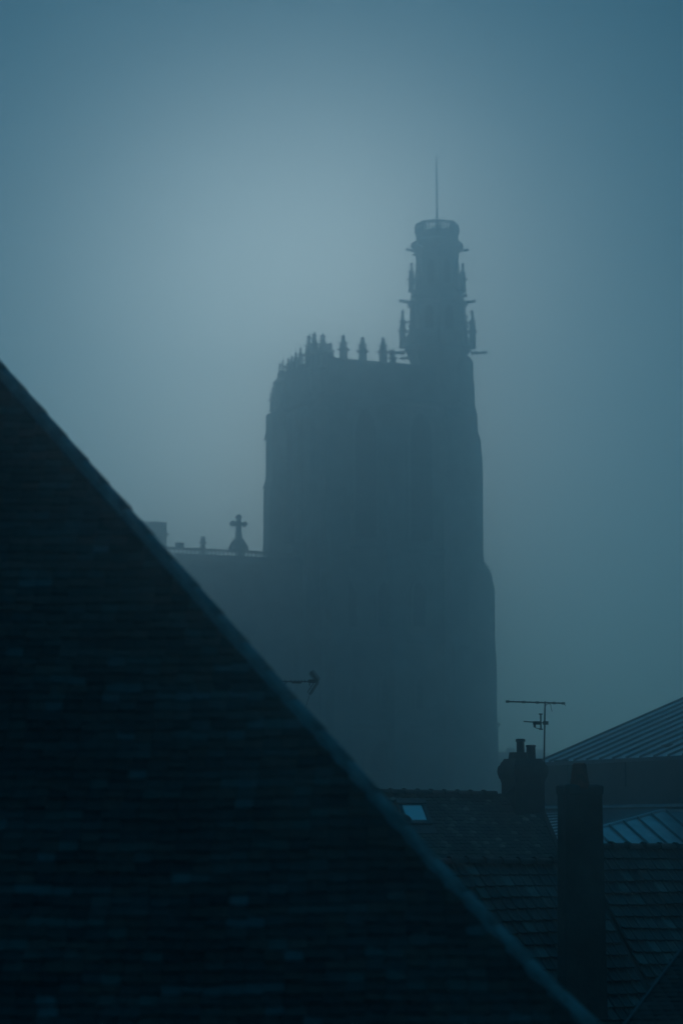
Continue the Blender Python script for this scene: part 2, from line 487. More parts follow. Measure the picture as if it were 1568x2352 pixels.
part('buttress', buttress('x', 1, .2, 2.6, [(zc(1083, 812), rp(1083, 840)), (zc(1086, 868), rp(1086, 900)), (zc(1092, 936), rp(1093, 950)), (zc(1100, 997), rp(1101, 1010)),
     (zc(1104, 1038), rp(1104.5, 1080)), (zc(1106, 1285), rp(1108, 1290)), (zc(1125, 1302), rp(1126, 1310)), (zc(1131, 1335), rp(1132, 1345)), (zc(1135, 1490), rp(1136, 1500)), (zc(1138, 1662), rp(1139.5, 1700))], W), tower)
zq = zc(1116, 1312)
part('pinnacle', pinnacle(zc(1116, 1286) - zq + .6, 1.3, (W + rp(1116, 1300) - .1, 1.4), zq - .6), tower)
part('drip_ledge', MB().box((W, .0, zc(1143, 1668)), (W + rp(1144, 1662), 2.8, zc(1143, 1660))), tower)
part('buttress', buttress('y', -1, W - 2.8, W - .4, [(ZTOP - 5, 1.2), (ZTOP - 20, 1.8), (ZTOP - 34, 2.8)], 0.0), tower)
# openings on the two visible faces
def arch_poly(w, h, rise, n=7):
    """pointed arch outline in (s, z), base at z=0"""
    pts = [(-w / 2, 0), (w / 2, 0)]
    for i in range(n + 1):
        t = i / n
        pts.append((w / 2 * (1 - t ** 1.6), h - rise + rise * math.sin(t * math.pi / 2) ** .9))
    for i in range(n - 1, -1, -1):
        t = i / n
        pts.append((-w / 2 * (1 - t ** 1.6), h - rise + rise * math.sin(t * math.pi / 2) ** .9))
    return pts
def opening(face, s, z, w, h, rise, frame=.45):
    """a pointed opening: dark panel, a proud moulded surround and louvres"""
    P = arch_poly(w, h, rise); Q = arch_poly(w + 2 * frame, h + frame * 1.3, rise * 1.05)
    if face == 'front': tr = lambda a, zz, d: Vector((s + a, -d, z + zz))
    else: tr = lambda a, zz, d: Vector((-d, s - a, z + zz))
    b = MB(); n = len(P)
    vs = [tr(a, zz, .04) for a, zz in P] + [tr(a, zz, .42) for a, zz in P] + [tr(a, zz, .42) for a, zz in Q] + [tr(a, zz, -.05) for a, zz in Q]
    fs = []
    for i in range(n):
        j = (i + 1) % n
        fs += [(i, j, n + j, n + i), (n + i, n + j, 2 * n + j, 2 * n + i), (2 * n + i, 2 * n + j, 3 * n + j, 3 * n + i)]
    b.add(vs, fs)
    o = part('window', b, tower)
    pb = MB().add([tr(a, zz, .03) for a, zz in P], [tuple(range(n))])
    k = int(h / 1.1)
    for i in range(k):
        z_ = .5 + i * (h - rise) / k
        a_ = [tr(-w / 2, z_, .05), tr(w / 2, z_, .05), tr(w / 2, z_ - .25, .3), tr(-w / 2, z_ - .25, .3)]
        pb.prism(a_, Vector((0, 0, .08)))
    part('louvre_panel', pb, tower, 'window_dark')
for k in (0.30, 0.69):
    opening('front', W * k, ZTOP - 22, 3.0, 16, 3.4)
for k in (0.36, 0.72):
    opening('left', D * k, ZTOP - 22, 2.8, 16, 3.4)
q = CF.hit_y(880, 1628, 0); opening('front', q.x, q.z, 1.0, zc(880, 1560) - q.z, 1.0, .3)
for uu in (800, 960, 1030):
    q = CF.hit_y(uu, 1628, 0); opening('front', q.x, q.z, 1.0, zc(uu, 1560) - q.z, 1.0, .3)
q = CF.hit_y(880, 1900, 0); opening('front', q.x, q.z, 4.2, zc(880, 1702) - q.z, 3.6, .6)
for uu in (800, 880, 960):
    q = CF.hit_y(uu, 1440, 0); opening('front', q.x, q.z, 1.8, 5.5, 1.8, .35)

# lantern turret on the right hand corner
tc_ = CF.l(at(1004, 700, 299.0)); TX, TY = tc_.x, tc_.y
def zt(v): return CF.l(at(1004, v, 299.0)).z
PXM = F / 305.0
def rr(px_): return px_ / PXM * math.cos(math.pi / 8)
turret = part('turret', MB().stack([
    (ZTOP - 6, rr(52)), (zt(842), rr(60)), (zt(812), rr(71)), (zt(806), rr(78)), (zt(800), rr(74)), (zt(776), rr(73)), (zt(772), rr(66)), (zt(706), rr(63)),
    (zt(702), rr(68)), (zt(696), rr(70)), (zt(690), rr(62)), (zt(670), rr(60)), (zt(667), rr(52)), (zt(600), rr(49)),
    (zt(582), rr(50)), (zt(572), rr(57)), (zt(566), rr(61)), (zt(559), rr(59)), (zt(553), rr(49)), (zt(543), rr(48))], 8, (TX, TY)), cath, label='slim octagonal lantern turret with balustrade and pole')
def oct_pts(r, rot=math.pi / 8):
    return [(TX + r * math.cos(rot + i * math.pi / 4), TY + r * math.sin(rot + i * math.pi / 4)) for i in range(8)]
for (x, y) in oct_pts(80 / PXM):
    z0 = zt(800); part('pinnacle', pinnacle(zt(710) - z0, .75, (x, y), z0, True), turret)
    b = MB(); d = Vector((TX - x, TY - y, 0)).normalized()
    for vv in (745, 768):
        a = Vector((x, y, zt(vv))); b.bar(a, a + d * 1.3 + Vector((0, 0, .5)), .11, 6)
    part('flyer', b, turret)
for (x, y) in oct_pts(59 / PXM):
    z0 = zt(672); part('pinnacle', pinnacle(zt(602) - z0, .68, (x, y), z0, True), turret)
for lvl, r0, r1 in ((576, 52, 73), (694, 66, 88), (811, 76, 113)):
    for k, (x, y) in enumerate(oct_pts(1.0)):
        d = Vector((x - TX, y - TY, 0)).normalized(); c = Vector((TX, TY, zt(lvl)))
        b = MB(); b.bar(c + d * (r0 / PXM), c + d * (r0 + (r1 - r0) * .55) / PXM + Vector((0, 0, .06)), .24, 6, .17)
        b.bar(c + d * (r0 + (r1 - r0) * .5) / PXM + Vector((0, 0, .06)), c + d * (r1 / PXM) + Vector((0, 0, .16)), .17, 6, .20)
        part('gargoyle', b, turret)
# tall slit openings of the lantern
for i in range(8):
    t = i * math.pi / 4; d = Vector((math.cos(t), math.sin(t), 0)); e = Vector((-d.y, d.x, 0)); c = Vector((TX, TY, 0))
    for za, zb_, r_, w_ in ((zt(766), zt(712), rr(65), 1.1), (zt(660), zt(604), rr(51.5), .9)):
        P = arch_poly(w_, zb_ - za, .9, 5)
        b = MB().prism([c + d * (r_ + .03) + e * a + Vector((0, 0, za + z)) for a, z in P], d * .02)
        part('slit_window', b, turret, 'window_dark')
# balustrade at the top
zr0, zr1, zr2 = zt(543), zt(537), zt(521)
Rb = 47.5 / PXM
bp = MB().stack([(zr0 - .05, rr(49.5)), (zr1, rr(49.5))], 8, (TX, TY)); part('balustrade_base', bp, turret)
po = oct_pts(Rb); rail = MB()
for i in range(8):
    a, b2 = Vector((*po[i], 0)), Vector((*po[(i + 1) % 8], 0)); e = (b2 - a).normalized(); nn = Vector((e.y, -e.x, 0))
    rail.prism([a + nn * .16 + Vector((0, 0, zr2)), a - nn * .16 + Vector((0, 0, zr2)), a - nn * .16 + Vector((0, 0, zt(515.5))), a + nn * .16 + Vector((0, 0, zt(515.5)))], b2 - a)
    part('baluster_post', MB().stack([(zr1 - .02, .2), (zr2 + .02, .2)], 6, po[i]), turret)
    for k in range(1, 5):
        q = a + (b2 - a) * (k / 5)
        part('baluster', MB().stack([(zr1 - .02, .1), (zr1 + .15, .1), (zr1 + .25, .07), (zr1 + .45, .12), (zr2 - .15, .07), (zr2 + .02, .1)], 6, (q.x, q.y)), turret)
part('balustrade_rail', rail, turret)
part('lantern_cap', MB().stack([(zr0, rr(30)), (zr1 + .3, rr(28)), (zr2, rr(5)), (zt(516), .12)], 8, (TX, TY)), turret, 'lead')
fp = MB(); fp.bar((TX, TY, zt(522)), (TX - .02, TY, zt(430)), .15, 8, .12); fp.bar((TX - .02, TY, zt(430)), (TX - .05, TY, zt(360)), .12, 8, .07)
fp.stack([(zt(520), .3), (zt(513), .22), (zt(508), .1)], 8, (TX, TY))
part('flagpole', fp, turret, 'lead')

# west front beside the tower: terrace with balustrade and cross, stump of the other tower
YF = 2.0
def xf(u, v): return CF.hit_y(u, v, YF).x
def zf(u, v): return CF.hit_y(u, v, YF).z
ZB0, ZB1 = zf(560, 1281), zf(560, 1265)
XL = xf(250, 1270); XN = xf(380, 1230)
front = part('church_front', MB().box((XL, YF, 0), (-.02, YF + 9, ZB0 - .02)), label='lower stone front beside the tower')
part('cornice', MB().prism([Vector((XL, YF - .5, ZB0 - .7)), Vector((XL, YF - .1, ZB0 - 1.2)), Vector((XL, YF + .3, ZB0 - 1.2)), Vector((XL, YF + .3, ZB0)), Vector((XL, YF - .5, ZB0))], (-XL - .05, 0, 0)), front)
part('balustrade_rail', MB().box((XN + .2, YF - .3, ZB1 - .28), (-.05, YF + .15, ZB1)), front)
part('balustrade_base', MB().box((XN + .2, YF - .25, ZB0 + .003), (-.05, YF + .1, ZB0 + .15)), front)
x = XN + .6; k = 0
bal = MB().stack([(0, .13), (.10, .13), (.16, .08), (.36, .14), (.62, .07), (.70, .12), (.80, .12)], 6).mesh('baluster', 'limestone')
hb = ZB1 - .28 - (ZB0 + .15)
while x < -.4:
    if k % 9 == 8:
        part('baluster_post', MB().box((x - .25, YF - .3, ZB0 + .1), (x + .25, YF + .15, ZB1 - .2)), front)
    else:
        o = link('baluster', bal, front); o.location = (x, YF - .07, ZB0 + .14); o.scale = (1, 1, (hb + .03) / .80)
    x += .52; k += 1
cx = xf(547.2, 1240); z0 = ZB1; z1 = zf(547, 1187)
H = z1 - z0
cb = MB()
for w_, a_, b_ in ((2.1, 0, .16), (1.75, .16, .26), (1.35, .26, .34), (1.0, .34, .42)):
    cb.box((cx - w_ / 2, YF - .45 - w_ * .1, z0 + a_ * H * .8), (cx + w_ / 2, YF + .3 + w_ * .1, z0 + b_ * H * .8))
part('cross_pedestal', cb, front)
cr = MB(); t_ = .30
def xz(pts): return [Vector((cx + a, YF - .25, z0 + b)) for a, b in pts]
aw = .76
zc_ = H * .78
cr.prism(xz([(-.42, H * .33), (.42, H * .33), (.27, zc_ - .2), (-.27, zc_ - .2)]), (0, .36, 0))
cr.prism(xz([(-.25, zc_ - .21), (.25, zc_ - .21), (.25, H * .97), (-.25, H * .97)]), (0, .35, 0))
cr.box((cx - aw, YF - .24, z0 + zc_ - .2), (cx + aw, YF + .10, z0 + zc_ + .22))
for sx, sz in ((-aw, .01), (aw, .01), (0, H * .985 - zc_)):
    for dx, dz in ((0, .18), (0, -.18), (.16 if sx >= 0 else -.16, 0)):
        if sx == 0: dx, dz = dz, abs(dx)
        cr.bar((cx + sx + dx, YF - .23, z0 + zc_ + sz + dz), (cx + sx + dx, YF + .09, z0 + zc_ + sz + dz), .2, 8)
part('cross', cr, front, label='stone cross with trefoil arms')
fx = xf(466, 1250); 
part('finial', MB().stack([(ZB1 - .02, .35), (ZB1 + .2, .35), (ZB1 + .3, .2), (ZB1 + .55, .2), (ZB1 + .6, .42), (ZB1 + .8, .42), (ZB1 + .9, .18), (zf(466, 1236), .3), (zf(466, 1232), .05)], 8, (fx, YF - .05)), front)
part('plinth_block', MB().box((xf(405, 1250), YF - .3, ZB1 - .01), (xf(421, 1250), YF + .3, zf(413, 1246))), front)
stump = part('tower_stump', MB().box((XL - 14, YF - .6, 0), (XN - .05, YF + 14, zf(370, 1203))), label='stump of the second tower, flat topped')
part('string_course', MB().box((XL - 14, YF - .8, zf(370, 1231)), (xf(384, 1228), YF + 14.2, zf(370, 1225))), stump)
part('coping', MB().box((XL - 14, YF - .75, zf(370, 1205)), (xf(380, 1210), YF + 14.1, zf(370, 1201))), stump)

# ------------------------------------------------------------------ far houses beyond the cathedral
def far_house(x0, x1, y, ztop, label, dormer=True):
    fr = Frame((x0 + x1) / 2, y, 0); w = (x1 - x0) / 2
    h = empty('slate_roofed_house', fr.o, 0, label, 'house', 'far houses right of the cathedral')
    ze = ztop - 3.4
    part('wall', MB().box((-w, 0, 0), (w, 9, ze)), h, 'plaster')
    part('roof', MB().prism([Vector((-w - .3, -.4, ze)), Vector((-w - .3, 9.4, ze)), Vector((-w - .3, 4.5, ztop))], (2 * w + .6, 0, 0)), h, 'slate')
    for k in (-.6, .55):
        part('chimney', MB().stack([(ztop - 1.2, .5), (ztop + .35, .5), (ztop + .36, .58), (ztop + .5, .58)], 4, (w * k, 4.5)), h, 'chimney_brick')
    n = max(2, int(w * 2 / 3.2))
    for i in range(n):
        for zz in (ze - 2.6, ze - 6.0, ze - 9.4):
            if zz < 1: continue
            xx = -w + (i + .5) * 2 * w / n
            part('window', MB().box((xx - .5, -.03, zz), (xx + .5, .05, zz + 1.7)), h, 'window_dark')
for u0, u1, v, lab in ((1120, 1196, 1725, 'pale far house against the right flank of the cathedral tower'),
                       (1197, 1262, 1727, 'dim far house behind the two chimney pots')):
    p0, p1 = at(u0, v, 340), at(u1, v, 340)
    far_house(p0.x, p1.x - .1, 340, p0.z, lab)

# ------------------------------------------------------------------ house with the skylight
pa = at(1229, 1826, 62)
AF = Frame(pa.x, pa.y, PHI)
AP = R(49); ZA = pa.z; AL = 11.5; ADROP = 6.2
ha = empty('tiled_house', AF.o, PHI, 'old tiled house with a pale skylight and a stout chimney at its right end', 'house')
ca, sa = math.cos(AP), math.sin(AP)
run = ADROP / math.tan(AP)
part('wall', MB().box((-AL, -run + .4, 0), (-.15, run - .4, ZA - ADROP + .2)).prism([Vector((-.5, -run + .45, ZA - ADROP)), Vector((-.5, run - .45, ZA - ADROP)), Vector((-.5, 0, ZA - .3))], (.34, 0, 0)), ha, 'plaster')
roofA = part('roof', MB().prism([Vector((-AL, -run, ZA - ADROP)), Vector((-AL, 0, ZA)), Vector((-AL, run, ZA - ADROP)), Vector((-AL, run, ZA - ADROP - .18)), Vector((-AL, 0, ZA - .2)), Vector((-AL, -run, ZA - ADROP - .18))], (AL, 0, 0)), ha, 'ridge_clay')
# skylight position on the slope
nA = (0, -sa, ca)
s_tl = AF.hit_slope(906, 1842, (0, 0, ZA), nA); s_tr = AF.hit_slope(970.5, 1842, (0, 0, ZA), nA); s_br = AF.hit_slope(990.4, 1897, (0, 0, ZA), nA)
SX0, SX1 = s_tl.x, (s_tr.x + s_br.x) / 2
ST, SB = -s_tl.y / ca, -s_br.y / ca       # distance down the slope
def onA(x, t, h=0.0):  # point on the front slope: t metres below the ridge, h off the roof
    return Vector((x, -t * ca - h * sa, ZA - t * sa + h * ca))
places = []
EXP, TW = .108, .165
rows = int(ADROP / sa / EXP)
for r_ in range(1, rows):
    off = (r_ % 2) * TW / 2 + random.uniform(-.012, .012)
    for c_ in range(int(AL / TW) + 1):
        x = -c_ * TW - off - TW / 2
        if x < -AL: continue
        t = r_ * EXP + .02
        if SX0 - .02 < x < SX1 + .02 and ST - .02 < t < SB + .30: continue
        sag = .02 * math.sin(x * .9) + .012 * math.sin(x * 2.3 + 1)
        p = onA(x, t, .012 + sag + random.uniform(-.004, .008))
        places.append((slope_matrix(p.x, p.y, p.z, AP, random.uniform(-.03, .03), -R(7) + random.uniform(-.015, .015), random.uniform(-.03, .03)), rand_tint(.12)))
seenA = lambda u, v: u > hip_u(v) + 12 and v < 1968 and u < 1290
lay_tiles(roofA, AF, plain_tile(.161, .18, .022, .005), 'far_tile', places, seenA)
rm = ridge_tile_mesh(.37, .115, 'ridge_clay')
x = -AL; 
while x < -1.2:
    o = link('ridge_tile', rm, roofA); o.location = (x, 0, ZA + .03 + .015 * math.sin(x)); o.rotation_euler = (random.uniform(-.05, .05), random.uniform(-.02, .02), random.uniform(-.03, .03)); x += .37
part('verge', MB().prism([onA(-.09, 0, -.04), onA(.04, 0, -.04), onA(.04, 0, .06), onA(-.09, 0, .06)], onA(0, rows * EXP) - onA(0, 0)), roofA, 'ridge_clay')
# skylight
sk = MB()
def slab(b, x0, x1, t0, t1, h0, h1):
    b.prism([onA(x0, t0, h0), onA(x1, t0, h0), onA(x1, t1, h0), onA(x0, t1, h0)], onA(0, 0, h1) - onA(0, 0, h0)); return b
sky_o = part('skylight', slab(MB(), SX0 + .04, SX1 - .04, ST + .05, SB - .04, .0, .05), ha, 'skylight_frame', 'roof window with a bright pale pane')
fb = MB()
slab(fb, SX0, SX0 + .11, ST + .14, SB - .10, .0, .10); slab(fb, SX1 - .11, SX1, ST + .14, SB - .10, .0, .10)
part('frame', fb, sky_o, 'skylight_frame')
part('top_hood', slab(MB(), SX0 - .02, SX1 + .02, ST, ST + .137, .0, .13), sky_o, 'skylight_frame')
part('bottom_rail', slab(MB(), SX0, SX1, SB - .097, SB, .0, .11), sky_o, 'skylight_frame')
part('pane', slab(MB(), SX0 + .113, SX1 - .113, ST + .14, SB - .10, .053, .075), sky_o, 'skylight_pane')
part('apron', slab(MB(), SX0 - .05, SX1 + .05, SB + .003, SB + .27, .02, .04), sky_o, 'lead')
# small hooded vent in front of the pane
vp = AF.hit_slope(921, 1893, (0, 0, ZA), nA)
vent = MB().stack([(-.22, .06), (.06, .06), (.07, .15), (.12, .17), (.2, .12), (.24, .03)], 8)
vo = vent.build('roof_vent', 'black_plastic', ha, True); vo.location = (vp.x - .05, vp.y - .28, vp.z + .0)
# stout chimney with corbelled crown at the right end
zk = lambda v: AF.hit_y(1216, v, -.45).z
KX0, KX1 = AF.hit_y(1183, 1830, -.45).x, AF.hit_y(1250, 1830, -.45).x
ky1 = .30
cxm, cym = (KX0 + KX1) / 2, (ky1 - .45) / 2; hx, hy = (KX1 - KX0) / 2, (ky1 + .45) / 2
def rstack(prof, cx, cy):
    """rectangular rings: (z, hx, hy)"""
    b = MB(); vs, fs = [], []
    for z, a, c in prof: vs += [(cx - a, cy - c, z), (cx + a, cy - c, z), (cx + a, cy + c, z), (cx - a, cy + c, z)]
    for j in range(len(prof) - 1):
        for i in range(4): fs.append((j * 4 + i, j * 4 + (i + 1) % 4, j * 4 + 4 + (i + 1) % 4, j * 4 + 4 + i))
    fs += [(3, 2, 1, 0), tuple(len(vs) - 4 + i for i in range(4))]
    return b.add(vs, fs)
prof = [(ZA - 2.4, hx, hy), (zk(1797), hx, hy)]
for v, e in ((1795, .012), (1790, .02), (1786, .045), (1782, .055), (1777, .072), (1770, .078), (1764, .072), (1759, .058), (1756, .025), (1751, .01), (1748, -.02), (1742, -.05)):
    prof.append((zk(v), hx + e, hy + e))
chD = part('chimney', rstack(prof, cxm, cym), ha, 'chimney_brick', 'stout chimney with a rounded corbelled crown')
zkt = zk(1742)
def pot(name, u, vt, vb, w, yl, m, flare=1.12, label=None):
    q = AF.hit_y(u, vb, yl); ztop = AF.hit_y(u, vt, yl).z
    r0 = w / 2
    hh = ztop - q.z
    zb_ = min(q.z, zkt)
    b = MB(); n = 14
    b.stack([(zb_ - .05, r0 * 1.05), (zb_ + hh * .1, r0 * 1.02), (ztop - hh * .16, r0 * .95), (ztop - hh * .15, r0 * flare), (ztop - .01, r0 * flare), (ztop, r0 * .8), (ztop - .12, r0 * .72)], n, (q.x, yl))
    return part(name, b, chD, m, label, True)
pot('chimney_pot', 1194.6, 1697, 1742, .205, .16, 'soot_clay', 1.18)
pot('chimney_pot', 1218.5, 1711, 1742, .235, -.16, 'soot_clay', 1.06)
q = AF.hit_y(1194, 1730, .16)
part('pot_base', rstack([(zkt - .03, .15, .15), (q.z + .02, .14, .14)], q.x, .16), chD, 'chimney_brick')
q = AF.hit_y(1177, 1728, .12)
part('flue_stub', rstack([(zkt - .03, .10, .11), (q.z - .1, .09, .10), (q.z, .08, .09)], q.x + .02, .12), chD, 'chimney_brick')
st = MB(); a = AF.hit_y(1160, 1822, -.5); b_ = AF.hit_y(1180, 1803, -.47)
st.path([a, b_], .008); part('stay_rod', st, chD, 'antenna_metal')

# ------------------------------------------------------------------ aerials
def aerial_right():
    y0 = .42; q0 = AF.hit_y(1246, 1742, y0); q1 = AF.hit_y(1250.8, 1612, y0)
    t = empty('television_aerial', AF.w((q0.x, y0, ZA - .3)), PHI, 'thin television aerial with two booms standing behind the stout chimney', 'aerial')
    T = lambda u, v, y=y0: AF.hit_y(u, v, y) - Vector((q0.x, y0, ZA - .3))
    m = 'antenna_metal'
    part('mast', MB().bar((0, 0, 0), T(1250.8, 1611), .024, 8, .02), t, m)
    a, b = T(1164, 1611.3), T(1293.5, 1615.5)
    up = MB().bar(a, b, .019, 6); boom = part('boom', up, t, m)
    e_y = Vector((.42, .91, 0))   # elements point along the line of sight
    for k in np.linspace(0, 1, 11):
        L_ = .16 + .10 * k; p_ = a + (b - a) * float(k)
        part('element', MB().bar(p_ - e_y * L_ + Vector((0, 0, .012)), p_ + e_y * L_ + Vector((0, 0, .012)), .010, 5), boom, m)
    for k in (0.005, .29, .53, .83, .995):
        p_ = a + (b - a) * k; part('clamp', MB().box(p_ - Vector((.035, .03, .03)), p_ + Vector((.035, .03, .03))), boom, m)
    a2, b2 = T(1202.5, 1657), T(1254.5, 1660.8)
    lo = part('boom', MB().bar(a2, b2, .015, 6), t, m)
    for k in np.linspace(0, .9, 7):
        p_ = a2 + (b2 - a2) * float(k); part('element', MB().bar(p_ - e_y * .1, p_ + e_y * .1, .009, 5), lo, m)
    p_ = T(1232.5, 1660.3); part('dipole_box', MB().box(p_ - Vector((.10, .04, .045)), p_ + Vector((.08, .04, .04))), lo, 'black_plastic')
    p_ = T(1241, 1659); b = MB().bar(p_ - Vector((0, 0, .19)), p_ + Vector((0, 0, .22)), .02, 6)
    for s in (-.18, .21): b.box(p_ + Vector((-.045, -.02, s - .015)), p_ + Vector((.045, .02, s + .015)))
    part('reflector', b, lo, m)
    p_ = T(1252, 1660.5); part('clamp', MB().box(p_ - Vector((.06, .04, .045)), p_ + Vector((.06, .04, .045))), t, m)
    b = MB()
    b.path([T(1252, 1622), T(1254, 1618), T(1260, 1616.5), T(1264, 1618), T(1264.5, 1626), T(1266, 1631), T(1267, 1634)], .007, 5)
    b.path([T(1293, 1616), T(1298, 1621)], .006, 5)
    part('cable', b, t, 'black_plastic')
    b = MB(); b.path([T(1227, 1668), T(1228, 1671), T(1232, 1673), T(1240, 1674), T(1246, 1675.5)], .010, 5)
    part('cable', b, t, 'black_plastic'); 
    p_ = T(1227, 1667); part('plug', MB().box(p_ - Vector((.025, .02, .04)), p_ + Vector((.025, .02, .04))), t, 'black_plastic')
aerial_right()
def aerial_left():
    x0 = AF.hit_y(640, 1700, 0).x
    y0 = 0.0; base_ = Vector((x0, 0, ZA - .1))
    t = empty('corner_reflector_aerial', AF.w(base_), PHI, 'small aerial with an arrow shaped reflector peeking over the sloping hip', 'aerial')
    T = lambda u, v: AF.hit_y(u, v, y0) - base_
    m = 'antenna_metal'
    part('mast', MB().bar((0, 0, 0), T(638, 1576), .022, 8), t, m)
    a, b = T(606, 1565.3), T(726, 1565.6)
    bo = part('boom', MB().bar(a, b, .014, 6), t, m)
    e_y = Vector((.3, .95, 0))
    for u in (612, 623, 634, 644, 655, 668, 678, 686, 693, 700, 708):
        p_ = T(u, 1565.4); part('element', MB().bar(p_ - Vector((0, 0, .028)), p_ + Vector((0, 0, .045)), .012, 5).bar(p_ - e_y * .12, p_ + e_y * .12, .007, 5), bo, m)
    p_ = T(681, 1567); part('feed_box', MB().box(p_ - Vector((.11, .03, .03)), p_ + Vector((.11, .03, .02))), bo, 'black_plastic')
    p_ = T(716, 1564.6); part('bracket', MB().box(p_ - Vector((.07, .035, .045)), p_ + Vector((.07, .035, .04))), bo, 'black_plastic')
    p_ = T(711, 1569.5); part('hook', MB().bar(p_, p_ - Vector((0, 0, .06)), .014, 5), bo, m)
    for tip, vx in (((713, 1543.5), (729, 1565)), ((711.5, 1593), (729, 1566))):
        A_, B_ = T(*tip), T(*vx); d = (A_ - B_); nrm_ = Vector((d.z, 0, -d.x)).normalized() * .05
        b = MB(); side = Vector((.35, .94, 0)) * .22
        for s in (-1, 1):
            b.path([B_ + side * s, A_ + side * s], .014, 5)
            b.path([B_ + side * s + nrm_ * 1.4, A_ + side * s + nrm_ * 1.4], .008, 5)
            b.path([B_ + side * s - nrm_ * .8, A_ + side * s - nrm_ * .8], .007, 5)
        for k in np.linspace(0, 1, 9):
            q_ = B_ + d * float(k); b.bar(q_ - side, q_ + side, .009, 5)
            b.bar(q_ + side - nrm_ * .8, q_ + side + nrm_ * 1.4, .006, 4)
        part('reflector', b, t, m)
    part('strut', MB().path([T(640, 1577), T(650, 1573.5), T(660, 1567)], .010, 5), t, m)
    p_ = T(641, 1577); part('clamp', MB().box(p_ - Vector((.05, .04, .06)), p_ + Vector((.05, .04, .05))), t, m)
    part('cable', MB().path([T(711, 1593), T(709, 1602), T(706, 1612), T(703, 1622), T(698, 1640)], .005, 5), t, 'black_plastic')
aerial_left()

# ------------------------------------------------------------------ zinc roofed building
pe = at(1236, 1745.7, 88.5)
EF = Frame(pe.x, pe.y, PHI)
ZE = pe.z; EP = R(21.5)
he = empty('zinc_roofed_building', EF.o, PHI, 'tall plastered building with a wide standing seam zinc roof', 'building')
EW, ED = 15.0, 13.0
part('wall', MB().box((.04, -ED, 0), (EW * 2, -.02, ZE - .12)), he, 'plaster')
tp = math.tan(EP)
roofE = part('roof', MB().prism([Vector((0, -ED - .2, ZE - .1)), Vector((EW, -ED - .2, ZE - .1 + EW * tp)), Vector((EW * 2, -ED - .2, ZE - .1)), Vector((EW * 2, -ED - .2, ZE - .22)), Vector((EW, -ED - .2, ZE - .3 + EW * tp)), Vector((0, -ED - .2, ZE - .22))], (0, ED + .2, 0)), he, 'zinc_dark')
sp = .9; y = 0.0
cE, sE = math.cos(EP), math.sin(EP)
while y > -ED:
    y1 = y - sp
    def up(x, yy, h): return Vector((x - h * sE, yy, ZE - .1 + x * tp + h * cE))
    # two lengths of sheet per bay, lapped
    cut = random.choice((2.6, 3.4, 4.2, 5.0))
    for xa, xb, h in ((-.06, cut, .012), (cut - .02, EW, .018)):
        part('panel', MB().prism([up(xa, y - .01, h - .01), up(xb, y - .01, h - .01), up(xb, y1 + .01, h - .01), up(xa, y1 + .01, h - .01)], up(0, 0, .01) - up(0, 0, 0)), roofE, 'zinc')
    part('seam', MB().prism([up(-.05, y - .028, .0), up(-.05, y + .028, .0), up(-.05, y + .02, .085), up(-.05, y - .02, .085)], up(EW, 0, 0) - up(-.05, 0, 0)), roofE, 'zinc_dark')
    y = y1
part('gutter', MB().prism([Vector((-.16, -ED, ZE - .22)), Vector((.02, -ED, ZE - .22)), Vector((.02, -ED, ZE - .12)), Vector((-.16, -ED, ZE - .10))], (0, ED - .02, 0)), he, 'zinc_dark')
qf = EF.hit_x(1400, 1851, .04)
part('wall_flashing', MB().prism([Vector((.04, -ED, qf.z - .05)), Vector((-.07, -ED, qf.z - .06)), Vector((-.07, -ED, qf.z - .02)), Vector((.04, -ED, qf.z + .04))], (0, ED - .4, 0)), he, 'zinc')
# faint shuttered openings on the wall
for u, v in ((1290, 1768), (1420, 1770)):
    q = EF.hit_x(u, v, .04)
    part('shutter', MB().box((-.01, q.y - .5, q.z - .55), (.037, q.y + .5, q.z + .35)), he, 'dark_plaster')

# dark neighbour at the right edge
pn = at(1541, 1735, 82)
NF = Frame(pn.x, pn.y, PHI)
hn = empty('house', NF.o, PHI, 'dark walled house cut off by the right edge of the picture', 'house')
zn = NF.hit_y(1541, 1733, 0).z
part('wall', MB().box((.0, 0, 0), (9, 7, zn)), hn, 'dark_plaster')
part('coping', MB().box((-.09, -.09, zn + .002), (9, 7, zn + .12)), hn, 'soot_clay')
part('chimney', MB().stack([(zn + .1, .18), (zn + .23, .18), (zn + .24, .22), (zn + .33, .2), (zn + .37, .1)], 4, (.12, .3)), hn, 'chimney_brick')
for k in (0, 1):
    q = NF.hit_y(1556, 1790 + 30 * k, 0)
    part('window', MB().box((q.x - .1, -.03, q.z - .25), (q.x + .75, .02, q.z + .1)), hn, 'window_dark')

# ------------------------------------------------------------------ low zinc annex with a hip
pg = at(1460, 1941, 75)
GF = Frame(pg.x, pg.y, PHI)
GP = R(25)
hg = empty('zinc_annex', GF.o, PHI, 'low annex with pale sheet zinc hipped roof in front of the plastered wall', 'annex')
nG = Vector((0, -math.sin(GP), math.cos(GP)))
g0 = Vector((0, 0, pg.z))
def G(u, v): return GF.hit_slope(u, v, g0, nG)
h0, h1 = G(1250, 1937), G(1516, 1864)
# ridge runs on to the right from h1 ; eave well below
yt = h1.y
def gfront(x, y, h=0.0): return Vector((x, y, g0.z + y * math.tan(GP))) + nG * h
eave_y = min(h0.y, -2.2)
roofG = part('roof', MB().prism([gfront(h0.x, h0.y, -.08), gfront(h0.x + .01, eave_y, -.08), gfront(9, eave_y, -.08), gfront(9, yt, -.08), gfront(h1.x, h1.y, -.08)], nG * .07), hg, 'zinc_dark')
def hipx(y): return h0.x + (h1.x - h0.x) * (y - h0.y) / (h1.y - h0.y)
